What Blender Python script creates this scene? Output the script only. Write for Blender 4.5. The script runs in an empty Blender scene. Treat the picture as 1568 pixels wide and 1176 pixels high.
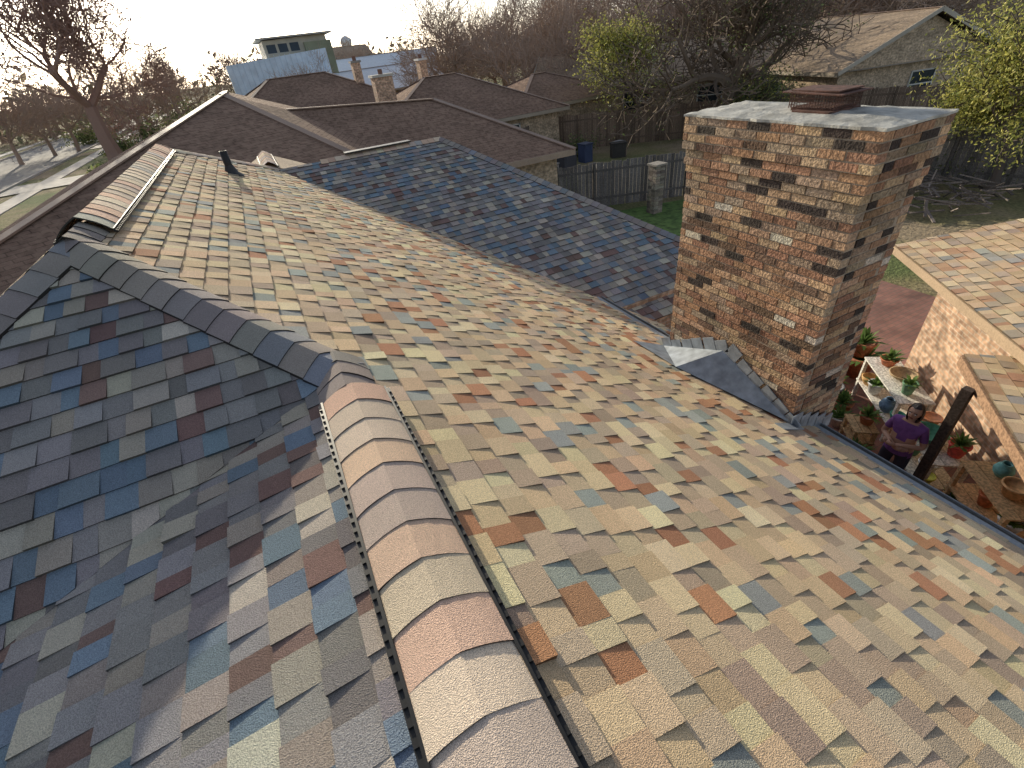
import bpy, math, random
from mathutils import Vector, Matrix, noise
V=Vector
scene=bpy.context.scene
# ------------------------------------------------------------------ helpers
def new_mat(name):
    m=bpy.data.materials.new(name); m.use_nodes=True
    nt=m.node_tree; b=nt.nodes['Principled BSDF']
    return m,nt,b
def N(nt,t,**k):
    n=nt.nodes.new(t)
    for a,v in k.items(): setattr(n,a,v)
    return n
def ramp(nt,fac,stops):
    r=N(nt,'ShaderNodeValToRGB'); e=r.color_ramp.elements
    e[0].position,e[0].color=stops[0][0],(*stops[0][1],1)
    e[1].position,e[1].color=stops[-1][0],(*stops[-1][1],1)
    for p,c in stops[1:-1]:
        x=e.new(p); x.color=(*c,1)
    nt.links.new(fac,r.inputs[0]); return r.outputs[0]
def noise_n(nt,vec,scale,detail=3,rough=.55):
    n=N(nt,'ShaderNodeTexNoise'); n.inputs['Scale'].default_value=scale
    n.inputs['Detail'].default_value=detail; n.inputs['Roughness'].default_value=rough
    nt.links.new(vec,n.inputs['Vector']); return n.outputs['Fac']
def mixc(nt,fac,a,b,mode='MIX'):
    m=N(nt,'ShaderNodeMix',data_type='RGBA',blend_type=mode)
    for s,v in ((m.inputs[0],fac),(m.inputs[6],a),(m.inputs[7],b)):
        if isinstance(v,(int,float)): s.default_value=v
        elif isinstance(v,tuple): s.default_value=(*v,1)
        else: nt.links.new(v,s)
    return m.outputs[2]
def bump(nt,b,h,strength=.3,dist=.01):
    n=N(nt,'ShaderNodeBump'); n.inputs['Strength'].default_value=strength; n.inputs['Distance'].default_value=dist
    nt.links.new(h,n.inputs['Height']); nt.links.new(n.outputs[0],b.inputs['Normal'])
def coord(nt,kind='Object'):
    return N(nt,'ShaderNodeTexCoord').outputs[kind]
def plain(name,col,rough=.7,metal=0,var=.25,scale=6,bmp=0,bscale=60):
    m,nt,b=new_mat(name); co=coord(nt)
    f=noise_n(nt,co,scale)
    c=ramp(nt,f,[(.3,tuple(x*(1-var) for x in col)),(.7,tuple(min(1,x*(1+var)) for x in col))])
    nt.links.new(c,b.inputs['Base Color']); b.inputs['Roughness'].default_value=rough; b.inputs['Metallic'].default_value=metal
    if bmp: bump(nt,b,noise_n(nt,co,bscale),bmp,.01)
    return m
def attr_mat(name,rough=.9,gscale=240,glo=.55,ghi=1.45,bstr=.5,bdist=.004,big=1.2,bigv=.12,trans=0,spec=.3):
    m,nt,b=new_mat(name)
    a=N(nt,'ShaderNodeVertexColor'); a.layer_name='Col'; c=a.outputs[0]
    if gscale:
        co=coord(nt)
        g=noise_n(nt,co,gscale,1,.7)
        gr=ramp(nt,g,[(.36,(glo,)*3),(.64,(ghi,)*3)])
        c=mixc(nt,1.0,c,gr,'MULTIPLY')
        bg=noise_n(nt,co,big,3)
        br=ramp(nt,bg,[(.3,(1-bigv,)*3),(.7,(1+bigv,)*3)])
        c=mixc(nt,1.0,c,br,'MULTIPLY')
        if bstr: bump(nt,b,g,bstr,bdist)
    nt.links.new(c,b.inputs['Base Color']); b.inputs['Roughness'].default_value=rough
    b.inputs['Specular IOR Level'].default_value=spec
    if trans:
        t=N(nt,'ShaderNodeBsdfTranslucent'); nt.links.new(c,t.inputs['Color'])
        mx=N(nt,'ShaderNodeMixShader'); mx.inputs[0].default_value=trans
        out=nt.nodes['Material Output']
        nt.links.new(b.outputs[0],mx.inputs[1]); nt.links.new(t.outputs[0],mx.inputs[2]); nt.links.new(mx.outputs[0],out.inputs[0])
    return m
class MB:
    def __init__(s): s.v=[];s.f=[];s.c=[];s.uv=[];s.m=[]
    def poly(s,pts,col=(.5,.5,.5),mi=0,uv=None):
        i=len(s.v); s.v.extend([tuple(p) for p in pts]); s.f.append(tuple(range(i,i+len(pts)))); s.c.append(col); s.m.append(mi)
        s.uv.append(uv)
    def box(s,c,size,col=(.5,.5,.5),mi=0,rot=None):
        c=V(c); hx,hy,hz=[x/2 for x in size]; P=[]
        for dz in(-hz,hz):
            for dx,dy in((-hx,-hy),(hx,-hy),(hx,hy),(-hx,hy)):
                p=V((dx,dy,dz)); 
                if rot is not None: p=rot@p
                P.append(c+p)
        for q in((3,2,1,0),(4,5,6,7),(0,1,5,4),(1,2,6,5),(2,3,7,6),(3,0,4,7)):
            s.poly([P[k] for k in q],col,mi)
    def beam(s,a,b,w,h,col=(.5,.5,.5),mi=0,up=V((0,0,1))):
        a,b=V(a),V(b); d=(b-a); L=d.length; d.normalize()
        x=d.cross(up)
        if x.length<1e-4: x=V((1,0,0))
        x.normalize(); y=x.cross(d)
        R=Matrix((x,d,y)).transposed()
        s.box((a+b)/2,(w,L,h),col,mi,R)
    def tube(s,pts,rs,n,col,mi=0,cap=False):
        d0=(pts[1]-pts[0]).normalized(); x=d0.orthogonal().normalized(); idx=[]
        for k,p in enumerate(pts):
            d=(pts[min(k+1,len(pts)-1)]-pts[max(k-1,0)]).normalized()
            x=(x-d*x.dot(d)); x=x.normalized() if x.length>1e-6 else d.orthogonal().normalized()
            y=d.cross(x); i=len(s.v); idx.append(i)
            for q in range(n):
                t=2*math.pi*q/n; s.v.append(tuple(p+x*(rs[k]*math.cos(t))+y*(rs[k]*math.sin(t))))
        for k in range(len(pts)-1):
            a,b=idx[k],idx[k+1]
            for q in range(n):
                r=(q+1)%n; s.f.append((a+q,a+r,b+r,b+q)); s.c.append(col); s.m.append(mi); s.uv.append(None)
        if cap:
            for a,rev in((idx[0],1),(idx[-1],0)):
                f=tuple(a+q for q in range(n)); s.f.append(f[::-1] if rev else f); s.c.append(col); s.m.append(mi); s.uv.append(None)
    def lathe(s,c,prof,n,col,mi=0):
        c=V(c); idx=[]
        for r,z in prof:
            i=len(s.v); idx.append(i)
            for q in range(n):
                t=2*math.pi*q/n; s.v.append((c.x+r*math.cos(t),c.y+r*math.sin(t),c.z+z))
        for k in range(len(prof)-1):
            a,b=idx[k],idx[k+1]
            for q in range(n):
                r=(q+1)%n; s.f.append((a+q,a+r,b+r,b+q)); s.c.append(col); s.m.append(mi); s.uv.append(None)
    def build(s,name,mats,parent=None,smooth=False):
        me=bpy.data.meshes.new(name); me.from_pydata(s.v,[],s.f); 
        if not isinstance(mats,(list,tuple)): mats=[mats]
        for m in mats: me.materials.append(m)
        me.polygons.foreach_set('material_index',s.m)
        ca=me.color_attributes.new('Col','FLOAT_COLOR','CORNER'); buf=[]
        for f,c in zip(s.f,s.c): buf.extend((c[0],c[1],c[2],1.0)*len(f))
        ca.data.foreach_set('color',buf)
        if any(u for u in s.uv):
            ul=me.uv_layers.new(name='UVMap'); ub=[]
            for f,u in zip(s.f,s.uv):
                if u: 
                    for a in u: ub.extend(a)
                else: ub.extend([0,0]*len(f))
            ul.data.foreach_set('uv',ub)
        if smooth: me.polygons.foreach_set('use_smooth',[True]*len(s.f))
        me.update()
        o=bpy.data.objects.new(name,me); scene.collection.objects.link(o)
        if parent: o.parent=parent
        return o
def empty(name,loc=(0,0,0)):
    o=bpy.data.objects.new(name,None); o.location=loc; o.empty_display_size=.2; scene.collection.objects.link(o); return o
def clip(poly,region):
    out=poly
    n=len(region)
    ar=sum(region[i][0]*region[(i+1)%n][1]-region[(i+1)%n][0]*region[i][1] for i in range(n))
    sg=1 if ar>0 else -1
    for i in range(n):
        ax,ay=region[i]; bx,by=region[(i+1)%n]
        def side(p): return sg*((bx-ax)*(p[1]-ay)-(by-ay)*(p[0]-ax))
        res=[]
        for j in range(len(out)):
            p,q=out[j],out[(j+1)%len(out)]; sp,sq=side(p),side(q)
            if sp>=0: res.append(p)
            if (sp>=0)!=(sq>=0):
                t=sp/(sp-sq); res.append((p[0]+(q[0]-p[0])*t,p[1]+(q[1]-p[1])*t))
        out=res
        if len(out)<3: return []
    return out
PAL=[((.82,.65,.41),.22),((.74,.545,.345),.27),((.61,.475,.335),.25),((.40,.42,.38),.10),((.53,.27,.155),.09),((.50,.385,.285),.09)]  # brighter, warmer tones: sunlight on the right slope is put into the colour
PALH=[((.58,.52,.42),.13),((.43,.375,.32),.14),((.35,.33,.32),.32),((.225,.29,.35),.18),((.27,.175,.15),.10),((.27,.25,.24),.14)]  # darker tones of the same shingles: shade on the unlit slopes painted in
def pick(rng,pal):
    t=rng.random()*sum(w for _,w in pal)
    for c,w in pal:
        t-=w
        if t<=0: break
    k=rng.uniform(.86,1.12)
    return tuple(min(.84,x*k*rng.uniform(.96,1.04)) for x in c)
def shingles(name,O,sd,td,regions3,mat,parent,seed=1,e=.143,pal=PAL,wmin=.085,wmax=.185):
    rng=random.Random(seed); O=V(O); sd=V(sd).normalized(); td=V(td).normalized(); nn=sd.cross(td)
    if nn.z<0: nn=-nn
    regs=[[((V(p)-O).dot(sd),(V(p)-O).dot(td)) for p in r] for r in regions3]
    allp=[p for r in regs for p in r]
    s0,s1=min(p[0] for p in allp),max(p[0] for p in allp); t0,t1=min(p[1] for p in allp),max(p[1] for p in allp)
    mb=MB()
    for r in regs:
        pts=[O+sd*a+td*b-nn*.012 for a,b in r]; mb.poly(pts,(.05,.045,.04))
    k=0; t=t0
    while t<t1:
        s=s0-rng.random()*.3; raised=True; te=min(t+e,t1+.01)
        cw=rng.uniform(-.002,.002)
        while s<s1:
            w=rng.uniform(wmin,wmax) if raised else rng.uniform(wmin*.8,wmax*.85)
            thk=(.0145 if raised else .006)+rng.uniform(-.001,.002)
            if rng.random()<.02: thk+=.009
            col=pick(rng,pal)
            if not raised: col=tuple(x*.92 for x in col)
            tj=t+cw+(0 if raised else .002)+rng.uniform(-.0015,.0015)
            tl=rng.uniform(-.0025,.0025)
            rect=[(s,tj),(s+w,tj+tl),(s+w,te+.004),(s,te+.004)]
            for ri,r in enumerate(regs):
                cp=clip(rect,r)
                if len(cp)<3: continue
                top=[]; bot=[]
                for a,b in cp:
                    h=.001+thk*(1-(b-t)/e); p=O+sd*a+td*b
                    top.append(p+nn*h); bot.append(p-nn*.012)
                if (top[1]-top[0]).cross(top[2]-top[0]).dot(nn)<0: top.reverse(); bot.reverse()
                mb.poly(top,col)
                dk=tuple(x*.3 for x in col)
                for i in range(len(top)):
                    j=(i+1)%len(top); mb.poly([top[i],bot[i],bot[j],top[j]],dk)
            s+=w; raised=not raised if rng.random()<.85 else raised
        t+=e; k+=1
    return mb.build(name,mat,parent)
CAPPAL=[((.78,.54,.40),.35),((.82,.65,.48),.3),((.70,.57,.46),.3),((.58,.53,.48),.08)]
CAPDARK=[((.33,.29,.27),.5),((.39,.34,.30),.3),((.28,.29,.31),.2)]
def caps(name,A,B,sL,sR,hw,mat,parent,seed=1,e=.143,lift=.02,base=.012,pal=CAPPAL,n=8,rnd=1.0,pw=2.2,th_=.008):
    rng=random.Random(seed); A,B=V(A),V(B); d=(B-A); L=d.length; d.normalize()
    sL=V(sL).normalized(); sR=V(sR).normalized()
    up=V((0,0,1))-d*d.z; up.normalize()
    mb=MB(); i=0; a=0
    while a<L-.02:
        col=pick(rng,pal); b=min(a+e*1.02,L); dx=rng.uniform(-.004,.004); tw=rng.uniform(-.005,.005)
        rows=[]
        for q,(al,hh) in enumerate(((a,th_),(a+(b-a)*.5,th_*.55),(b,.0012))):
            row=[]
            for k in range(n+1):
                w=-1+2*k/n; sv=sL if w<0 else sR
                p=A+d*(al+tw*w)+sv*(abs(w)*hw)+up*(base+hh+rng.uniform(-.0006,.0006)+lift*(1-abs(w)**pw)*rnd)+(sR-sL).normalized()*dx
                row.append(p)
            rows.append(row)
        for r in range(2):
            for k in range(n): mb.poly([rows[r][k],rows[r][k+1],rows[r+1][k+1],rows[r+1][k]],col)
        dk=tuple(x*.12 for x in col)
        for k in range(n): mb.poly([rows[0][k+1],rows[0][k],rows[0][k]-up*.011,rows[0][k+1]-up*.011],dk)
        for k in(0,n):
            for r in range(2): mb.poly([rows[r][k],rows[r+1][k],rows[r+1][k]-up*.02,rows[r][k]-up*.02],dk)
        a+=e; i+=1
    return mb.build(name,mat,parent)
# ------------------------------------------------------------------ materials
M_sh=attr_mat('asphalt_shingle',rough=.95,gscale=260,glo=.74,ghi=1.22,bstr=.75,bdist=.010,spec=.2,bigv=.12)
M_cap=attr_mat('cap_shingle',rough=.95,gscale=280,glo=.76,ghi=1.2,bstr=.75,bdist=.009,spec=.2)
M_brick=attr_mat('chimney_brick',rough=.93,gscale=45,glo=.68,ghi=1.22,bstr=.8,bdist=.012,big=2.2,bigv=.25)
M_mortar=plain('mortar',(.35,.28,.21),.95,var=.4,scale=9,bmp=.4,bscale=120)
M_black=plain('black_plastic',(.012,.012,.012),.45)
M_metal=plain('grey_flashing',(.33,.36,.39),.5,.2,var=.3,scale=9)
M_cem=plain('weathered_cement',(.42,.41,.37),.95,var=.4,scale=7,bmp=.6,bscale=30)
M_rust=plain('rusty_metal',(.13,.06,.042),.85,.1,var=.5,scale=14,bmp=.3,bscale=60)
M_wood=attr_mat('weathered_wood',rough=.9,gscale=30,glo=.7,ghi=1.25,bstr=.3,bdist=.004)
M_bark=attr_mat('tree_bark',rough=.95,gscale=0)
M_leaf=attr_mat('leaves',rough=.6,gscale=0,trans=.4)
M_paint=attr_mat('painted_parts',rough=.6,gscale=40,glo=.9,ghi=1.1,bstr=0)
M_terra=attr_mat('ceramic',rough=.6,gscale=20,glo=.8,ghi=1.2,bstr=.1)
M_glass=plain('window_glass',(.03,.04,.05),.08,0,var=.2)
def uv_roof_mat(name,c1,c2,c3):
    m,nt,b=new_mat(name); uv=coord(nt,'UV')
    br=N(nt,'ShaderNodeTexBrick'); br.offset=.37; br.inputs['Scale'].default_value=1
    br.inputs['Brick Width'].default_value=.3; br.inputs['Row Height'].default_value=.145; br.inputs['Mortar Size'].default_value=.012
    br.inputs['Color1'].default_value=(*c1,1); br.inputs['Color2'].default_value=(*c2,1); br.inputs['Mortar'].default_value=(*[x*.45 for x in c1],1)
    nt.links.new(uv,br.inputs['Vector'])
    f=noise_n(nt,uv,5,3); c=mixc(nt,ramp(nt,f,[(.4,(0,0,0)),(.62,(.7,)*3)]),br.outputs[0],c3)
    g=noise_n(nt,uv,.6,3); c=mixc(nt,1.0,c,ramp(nt,g,[(.3,(.8,)*3),(.7,(1.15,)*3)]),'MULTIPLY')
    nt.links.new(c,b.inputs['Base Color']); b.inputs['Roughness'].default_value=.95; b.inputs['Specular IOR Level'].default_value=.2
    f2=noise_n(nt,uv,60,1); bump(nt,b,f2,1.0,.03)
    return m
M_roofA=uv_roof_mat('brown_shingle',(.33,.21,.15),(.25,.16,.115),(.42,.28,.20))
M_roofB=uv_roof_mat('tan_shingle',(.58,.44,.31),(.48,.36,.255),(.40,.31,.235))
def uv_brick_mat(name,c1,c2,mo):
    m,nt,b=new_mat(name); uv=coord(nt,'UV')
    br=N(nt,'ShaderNodeTexBrick'); br.inputs['Scale'].default_value=1
    br.inputs['Brick Width'].default_value=.21; br.inputs['Row Height'].default_value=.068; br.inputs['Mortar Size'].default_value=.006
    br.inputs['Color1'].default_value=(*c1,1); br.inputs['Color2'].default_value=(*c2,1); br.inputs['Mortar'].default_value=(*mo,1)
    nt.links.new(uv,br.inputs['Vector'])
    g=noise_n(nt,uv,2.2,4); c=mixc(nt,1.0,br.outputs[0],ramp(nt,g,[(.3,(.7,)*3),(.7,(1.25,)*3)]),'MULTIPLY')
    g=noise_n(nt,uv,9,1); c=mixc(nt,1.0,c,ramp(nt,g,[(.35,(.65,)*3),(.65,(1.28,)*3)]),'MULTIPLY')
    nt.links.new(c,b.inputs['Base Color']); b.inputs['Roughness'].default_value=.92
    bump(nt,b,br.outputs['Fac'],-.5,.008)
    return m
M_bwall=uv_brick_mat('tan_brick_wall',(.62,.40,.26),(.42,.26,.17),(.54,.46,.36))
M_bwall2=uv_brick_mat('buff_brick_wall',(.56,.41,.27),(.44,.32,.21),(.48,.42,.33))
# ------------------------------------------------------------------ world, sun, camera
SD=V((.115,-1,-.272)).normalized()
w=bpy.data.worlds.new('World'); scene.world=w; w.use_nodes=True; nt=w.node_tree
bg=nt.nodes['Background']; sk=N(nt,'ShaderNodeTexSky',sky_type='NISHITA'); sk.sun_disc=False
el=math.asin(-SD.z); sk.sun_elevation=el; sk.sun_rotation=math.atan2(-SD.x,-SD.y); sk.air_density=.8; sk.dust_density=1.4; sk.ozone_density=1.2
hs=N(nt,'ShaderNodeHueSaturation'); hs.inputs['Saturation'].default_value=.6; hs.inputs['Value'].default_value=1.2
nt.links.new(sk.outputs[0],hs.inputs['Color']); nt.links.new(hs.outputs[0],bg.inputs[0]); bg.inputs[1].default_value=.15
sl=bpy.data.lights.new('sun','SUN'); sl.energy=5; sl.angle=math.radians(.5); sl.color=(1,.90,.70)
so=bpy.data.objects.new('sun',sl); so.rotation_euler=SD.to_track_quat('-Z','Y').to_euler(); so.location=(-5,30,20); scene.collection.objects.link(so)
th=math.atan(720/999); ps=math.radians(22.7)
Fh=V((math.sin(ps),math.cos(ps),0)); R0=V((math.cos(ps),-math.sin(ps),0)); Z=V((0,0,1))
U0=Fh*math.sin(th)+Z*math.cos(th); F=Fh*math.cos(th)-Z*math.sin(th)
ro=math.atan(131/990); Rr=R0*math.cos(ro)-U0*math.sin(ro); Uc=R0*math.sin(ro)+U0*math.cos(ro)
cam=bpy.data.cameras.new('camera'); cam.sensor_width=36; cam.lens=720/1568*36; cam.clip_end=2000; cam.clip_start=.05
co_=bpy.data.objects.new('camera',cam); co_.matrix_world=Matrix((Rr,Uc,-F)).transposed().to_4x4(); scene.collection.objects.link(co_); scene.camera=co_
scene.view_settings.view_transform='Standard'
# ------------------------------------------------------------------ our house
house=empty('brick_house')
def zS(x): return -1.4-.5*x
def zL(x): return -1.4+.185*x
def zH(y): return -1.4+.39*(y-2.48)
def zW(y): return -3.65+.343*(y-4.87)
def zL2(x): return -.757+.53*(x+1.29)
P1=V((0,2.48,-1.4)); P2=V((-1.29,4.12,-.757)); P3=V((-1.29,9.75,-.757)); P4=V((.22,11.1,-1.51))
S=lambda L:[(x,y,zS(x)) for x,y in L]
shingles('roof_right_slope',(0,0,-1.4),(0,1,0),(-1,0,.5),
  [S([(0,-3),(3.95,-3),(3.95,5.66),(.22,11.1),(0,10.9)]),S([(0,2.48),(0,10.9),(-1.29,9.75),(-1.29,4.12)]),S([(3.95,5.66),(3.95,4.3),(4.5,4.3),(4.5,4.85)])],M_sh,house,3)
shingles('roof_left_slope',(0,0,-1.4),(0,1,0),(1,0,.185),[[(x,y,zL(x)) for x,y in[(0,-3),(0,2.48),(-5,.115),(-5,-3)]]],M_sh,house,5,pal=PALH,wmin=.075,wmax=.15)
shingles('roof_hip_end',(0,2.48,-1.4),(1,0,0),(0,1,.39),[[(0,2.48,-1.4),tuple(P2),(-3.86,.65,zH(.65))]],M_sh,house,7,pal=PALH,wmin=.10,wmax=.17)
shingles('roof_west_slope',(-1.29,0,-.757),(0,1,0),(1,0,.53),[[(x,y,zL2(x)) for x,y in[(-1.29,4.12),(-1.29,9.75),(-4.5,12.6),(-4.5,-.2)]]],M_sh,house,9)
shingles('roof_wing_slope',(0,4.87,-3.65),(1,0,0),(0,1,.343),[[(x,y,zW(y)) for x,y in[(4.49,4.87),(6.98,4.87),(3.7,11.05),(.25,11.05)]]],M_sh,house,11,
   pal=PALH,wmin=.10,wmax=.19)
mb=MB()
zr=zW(11.05)
mb.poly([(3.7,11.05,zr),(6.98,4.87,-3.65),(6.98,17.2,-3.65)],(.35,.28,.22))
mb.poly([(.25,11.05,zr),(3.7,11.05,zr),(5.2,13.9,-2.5),(-.8,13.9,-2.5)],(.35,.28,.22))
mb.poly([P3,P4,(-.8,13.9,-2.5),(-4.5,13,-2.6),(-4.5,12.6,zL2(-4.5))],(.35,.28,.22))
mb.build('roof_far_slopes',M_sh,house)
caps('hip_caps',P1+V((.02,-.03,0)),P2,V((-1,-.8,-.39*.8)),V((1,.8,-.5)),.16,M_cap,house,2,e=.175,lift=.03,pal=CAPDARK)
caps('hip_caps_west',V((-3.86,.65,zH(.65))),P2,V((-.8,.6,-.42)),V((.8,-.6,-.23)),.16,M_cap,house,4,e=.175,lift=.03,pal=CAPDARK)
caps('far_hip_caps',P4,P3,V((.7,-.7,-.35)),V((-.7,.7,-.35)),.14,M_cap,house,6,lift=.02)
caps('wing_ridge_caps',(1.1,11.05,zr),(3.7,11.05,zr),V((0,-1,-.343)),V((0,1,-.343)),.14,M_cap,house,8,lift=.02)
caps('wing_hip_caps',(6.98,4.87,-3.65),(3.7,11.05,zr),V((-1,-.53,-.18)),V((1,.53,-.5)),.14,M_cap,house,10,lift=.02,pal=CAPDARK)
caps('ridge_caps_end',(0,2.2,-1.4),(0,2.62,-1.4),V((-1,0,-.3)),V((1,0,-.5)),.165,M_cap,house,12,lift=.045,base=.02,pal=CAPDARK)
def vent(name,x,y0,y1,z,slL,slR,seed,dx=0,e_=.17,hw=.160,lift=.034):
    e=empty(name)
    caps('vent_caps',(x+dx,y0,z),(x+dx,y1,z),V((-1,0,-slL)),V((1,0,-slR)),hw,M_cap,e,seed,e=e_,lift=lift,base=.024,n=14,pw=2.6,th_=.006)
    mb=MB()
    for s_,sl_ in((-1,slL),(1,slR)):
        k=1/math.sqrt(1+sl_*sl_)
        for off,hh,ww in((hw+.002,.026,.010),(hw+.016,.013,.016)):
            X=x+dx+s_*off*k; zz=z-sl_*off*k+hh*.5+.008
            mb.box((X,(y0+y1)/2,zz),(ww,y1-y0,hh))
        y=y0
        while y<y1:
            X=x+dx+s_*(hw+.013)*k; mb.box((X,y,z-sl_*(hw+.013)*k+.020),(.018,.008,.014)); y+=.05
    mb.build('black_vent_edge',M_black,e)
    return e
vent('ridge_vent',.0,-1.2,2.2,-1.385,.185,.40,21,.024,hw=.168)
vent('ridge_vent',-1.29,4.45,9.6,-.735,.46,.46,22,hw=.195,lift=.045)
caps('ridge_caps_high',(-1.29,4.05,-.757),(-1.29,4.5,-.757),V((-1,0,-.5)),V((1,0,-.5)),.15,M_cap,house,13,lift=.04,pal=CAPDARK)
vent('ridge_vent',.15,11.05,13.0,-1.42,.45,.45,23)
mb=MB()
for s_ in(-1,1):
    mb.poly([(.15,10.95,-1.44),(.15,13.2,-1.44),(.15+s_*1.6,13.2,-2.16),(.15+s_*1.6,12.6,-2.16)][::s_],(.60,.47,.34))
mb.build('roof_rear_ridge',M_sh,house)
mb=MB(); mb.beam((1.6,11.05,zr+.065),(3.0,11.05,zr+.065),.2,.03); mb.build('wing_ridge_vent',M_black,house)
mb=MB(); ze=zS(3.95)
for y0,y1 in((-3,5.6),):
    mb.box((4.0,(y0+y1)/2,ze-.075),(.11,y1-y0,.10),(.1,.09,.08))
    mb.box((4.062,(y0+y1)/2,ze-.05),(.012,y1-y0,.09),(.22,.23,.24))
    mb.box((3.93,(y0+y1)/2,ze-.09),(.02,y1-y0,.16),(.2,.18,.15))
mb.box((3.965,(-3+5.6)/2,ze+.004),(.07,8.6,.006),(.28,.30,.32))
mb.build('gutter',M_paint,house)
def uvwall(mb,a,b,z0,z1,mi=0):
    a,b=V((*a,0)),V((*b,0)); L=(b-a).length
    mb.poly([(a.x,a.y,z0),(b.x,b.y,z0),(b.x,b.y,z1),(a.x,a.y,z1)],(.5,.5,.5),mi,[(0,z0),(L,z0),(L,z1),(0,z1)])
mb=MB(); ring=[(3.5,-3),(3.5,5.2),(6.6,5.2),(6.6,14),(-4.2,14),(-4.2,-3)]
for i in range(6): uvwall(mb,ring[i],ring[(i+1)%6],-5.95,-3.45)
mb.poly([(3.5,-3,-3.45),(3.5,5.2,-3.45),(4.5,5.2,-3.75),(4.5,4.3,-3.72),(3.95,-3,-3.45)],(.5,.5,.5))
mb.build('walls',M_bwall,house)
pe=empty('vent_pipe',(0,0,0)); mb=MB(); bx,by=-.436,9.06; bz=zS(bx)
mb.lathe((bx,by,bz-.1),[(.001,0),(.055,.0),(.055,.42),(.045,.42),(.045,.2)],16,(.03,.03,.03))
mb.lathe((bx,by,bz-.05),[(.17,0),(.10,.06),(.062,.16),(.055,.17)],16,(.05,.05,.05))
mb.build('pipe',M_paint,pe,True)
# ------------------------------------------------------------------ chimney
ch=empty('brick_chimney')
BP=[((.45,.26,.155),.26),((.54,.365,.225),.24),((.36,.20,.125),.18),((.39,.29,.20),.15),((.065,.05,.042),.10),((.64,.56,.44),.03),((.20,.125,.085),.09)]
x0,x1,y0,y1=3.6,4.26,1.96,3.6; ztop=-.70; chh=.0677
rng=random.Random(77); mb=MB(); mo=MB()
ncr=int((ztop+5.95)/chh)
for k in range(ncr):
    zc=ztop-(k+.5)*chh
    off=.045 if k<4 else (.025 if k<6 else 0.0)
    if k==6: off=.012
    X0,X1,Y0,Y1=x0-off,x1+off,y0-off,y1+off
    def bricks(a0,a1,fn,ph):
        a=a0-(.105 if ph else 0)
        while a<a1:
            b=min(a+.20,a1); aa=max(a,a0)
            if b-aa>.03: fn(aa,b)
            a+=.21
    h=chh-.0105
    dkp=.3 if k in(5,7,8) else (.10 if k>9 else .14)
    def col(side=0):
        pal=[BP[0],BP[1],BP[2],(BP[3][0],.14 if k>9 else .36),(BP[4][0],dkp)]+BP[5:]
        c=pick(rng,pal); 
        return tuple(x*(.72 if side else 1) for x in c)  # shade of the near side is painted into its brick colours
    j=lambda:rng.uniform(-.0045,.0045)
    def bx_(c_,s_,side=0): mb.box(c_,(s_[0],s_[1],s_[2]*rng.uniform(.93,1.0)),col(side),0,Matrix.Rotation(rng.uniform(-.006,.006),3,'X')@Matrix.Rotation(rng.uniform(-.012,.012),3,'Z'))
    odd=k%2
    bricks(Y0,Y1,lambda a,b:bx_((X0+.045+j(),(a+b)/2,zc+j()*.5),(.10,b-a-rng.uniform(0,.006),h)),odd)
    bricks(Y0,Y1,lambda a,b:bx_((X1-.045+j(),(a+b)/2,zc),(.10,b-a,h)),odd)
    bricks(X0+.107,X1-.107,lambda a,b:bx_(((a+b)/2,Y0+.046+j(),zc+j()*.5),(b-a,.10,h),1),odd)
    bricks(X0+.107,X1-.107,lambda a,b:bx_(((a+b)/2,Y1-.046+j(),zc),(b-a,.10,h)),odd)
    mo.box(((X0+X1)/2,(Y0+Y1)/2,zc),(X1-X0-.006,Y1-Y0-.006-.001*odd,chh))
mb.build('bricks',M_brick,ch); mo.build('mortar_core',M_mortar,ch)
mb=MB(); nx,ny=10,22; rng=random.Random(5); G={}
for i in range(nx+1):
    for jj in range(ny+1):
        u_,v_=i/nx,jj/ny; ed=min(u_,1-u_,v_*2,2-2*v_)
        G[i,jj]=V((x0-.055+u_*(x1-x0+.11)+rng.uniform(-.012,.012),y0-.055+v_*(y1-y0+.11)+rng.uniform(-.012,.012),ztop+.014+min(ed,.3)*.06+rng.uniform(-.004,.004)))
for i in range(nx):
    for jj in range(ny): mb.poly([G[i,jj],G[i+1,jj],G[i+1,jj+1],G[i,jj+1]])
bd=[(i,0) for i in range(nx)]+[(nx,jj) for jj in range(ny)]+[(i,ny) for i in range(nx,0,-1)]+[(0,jj) for jj in range(ny,0,-1)]
for q in range(len(bd)):
    a,b=G[bd[q]],G[bd[(q+1)%len(bd)]]; mb.poly([V((a.x,a.y,ztop-.004)),V((b.x,b.y,ztop-.004)),b,a])
mb.build('cement_crown',M_cem,ch)
mb=MB(); fx,fy=3.99,2.66; fz=ztop+.02
mb.box((fx,fy,fz+.015),(.27,.34,.04)); mb.box((fx-.02,fy-.04,fz+.008),(.36,.30,.03)); mb.build('clay_flue',M_rust,ch)
mb=MB()
for k in range(18):
    t=k/17
    for yy in(-.185,.185): mb.box((fx-.14+.28*t,fy+yy,fz+.08),(.003,.003,.10))
    for xx in(-.145,.145): mb.box((fx+xx,fy-.185+.37*t,fz+.08),(.003,.003,.10))
for zz in(.05,.075,.10,.125):
    mb.box((fx,fy-.187,fz+zz),(.29,.003,.003));mb.box((fx,fy+.187,fz+zz),(.29,.003,.003));mb.box((fx-.147,fy,fz+zz),(.003,.37,.003));mb.box((fx+.147,fy,fz+zz),(.003,.37,.003))
mb.box((fx,fy,fz+.134),(.36,.48,.008),(0,0,0),0,Matrix.Rotation(.03,3,'X')); mb.box((fx,fy,fz+.145),(.28,.38,.010))
mb.build('spark_arrestor_cap',M_rust,ch)
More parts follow.
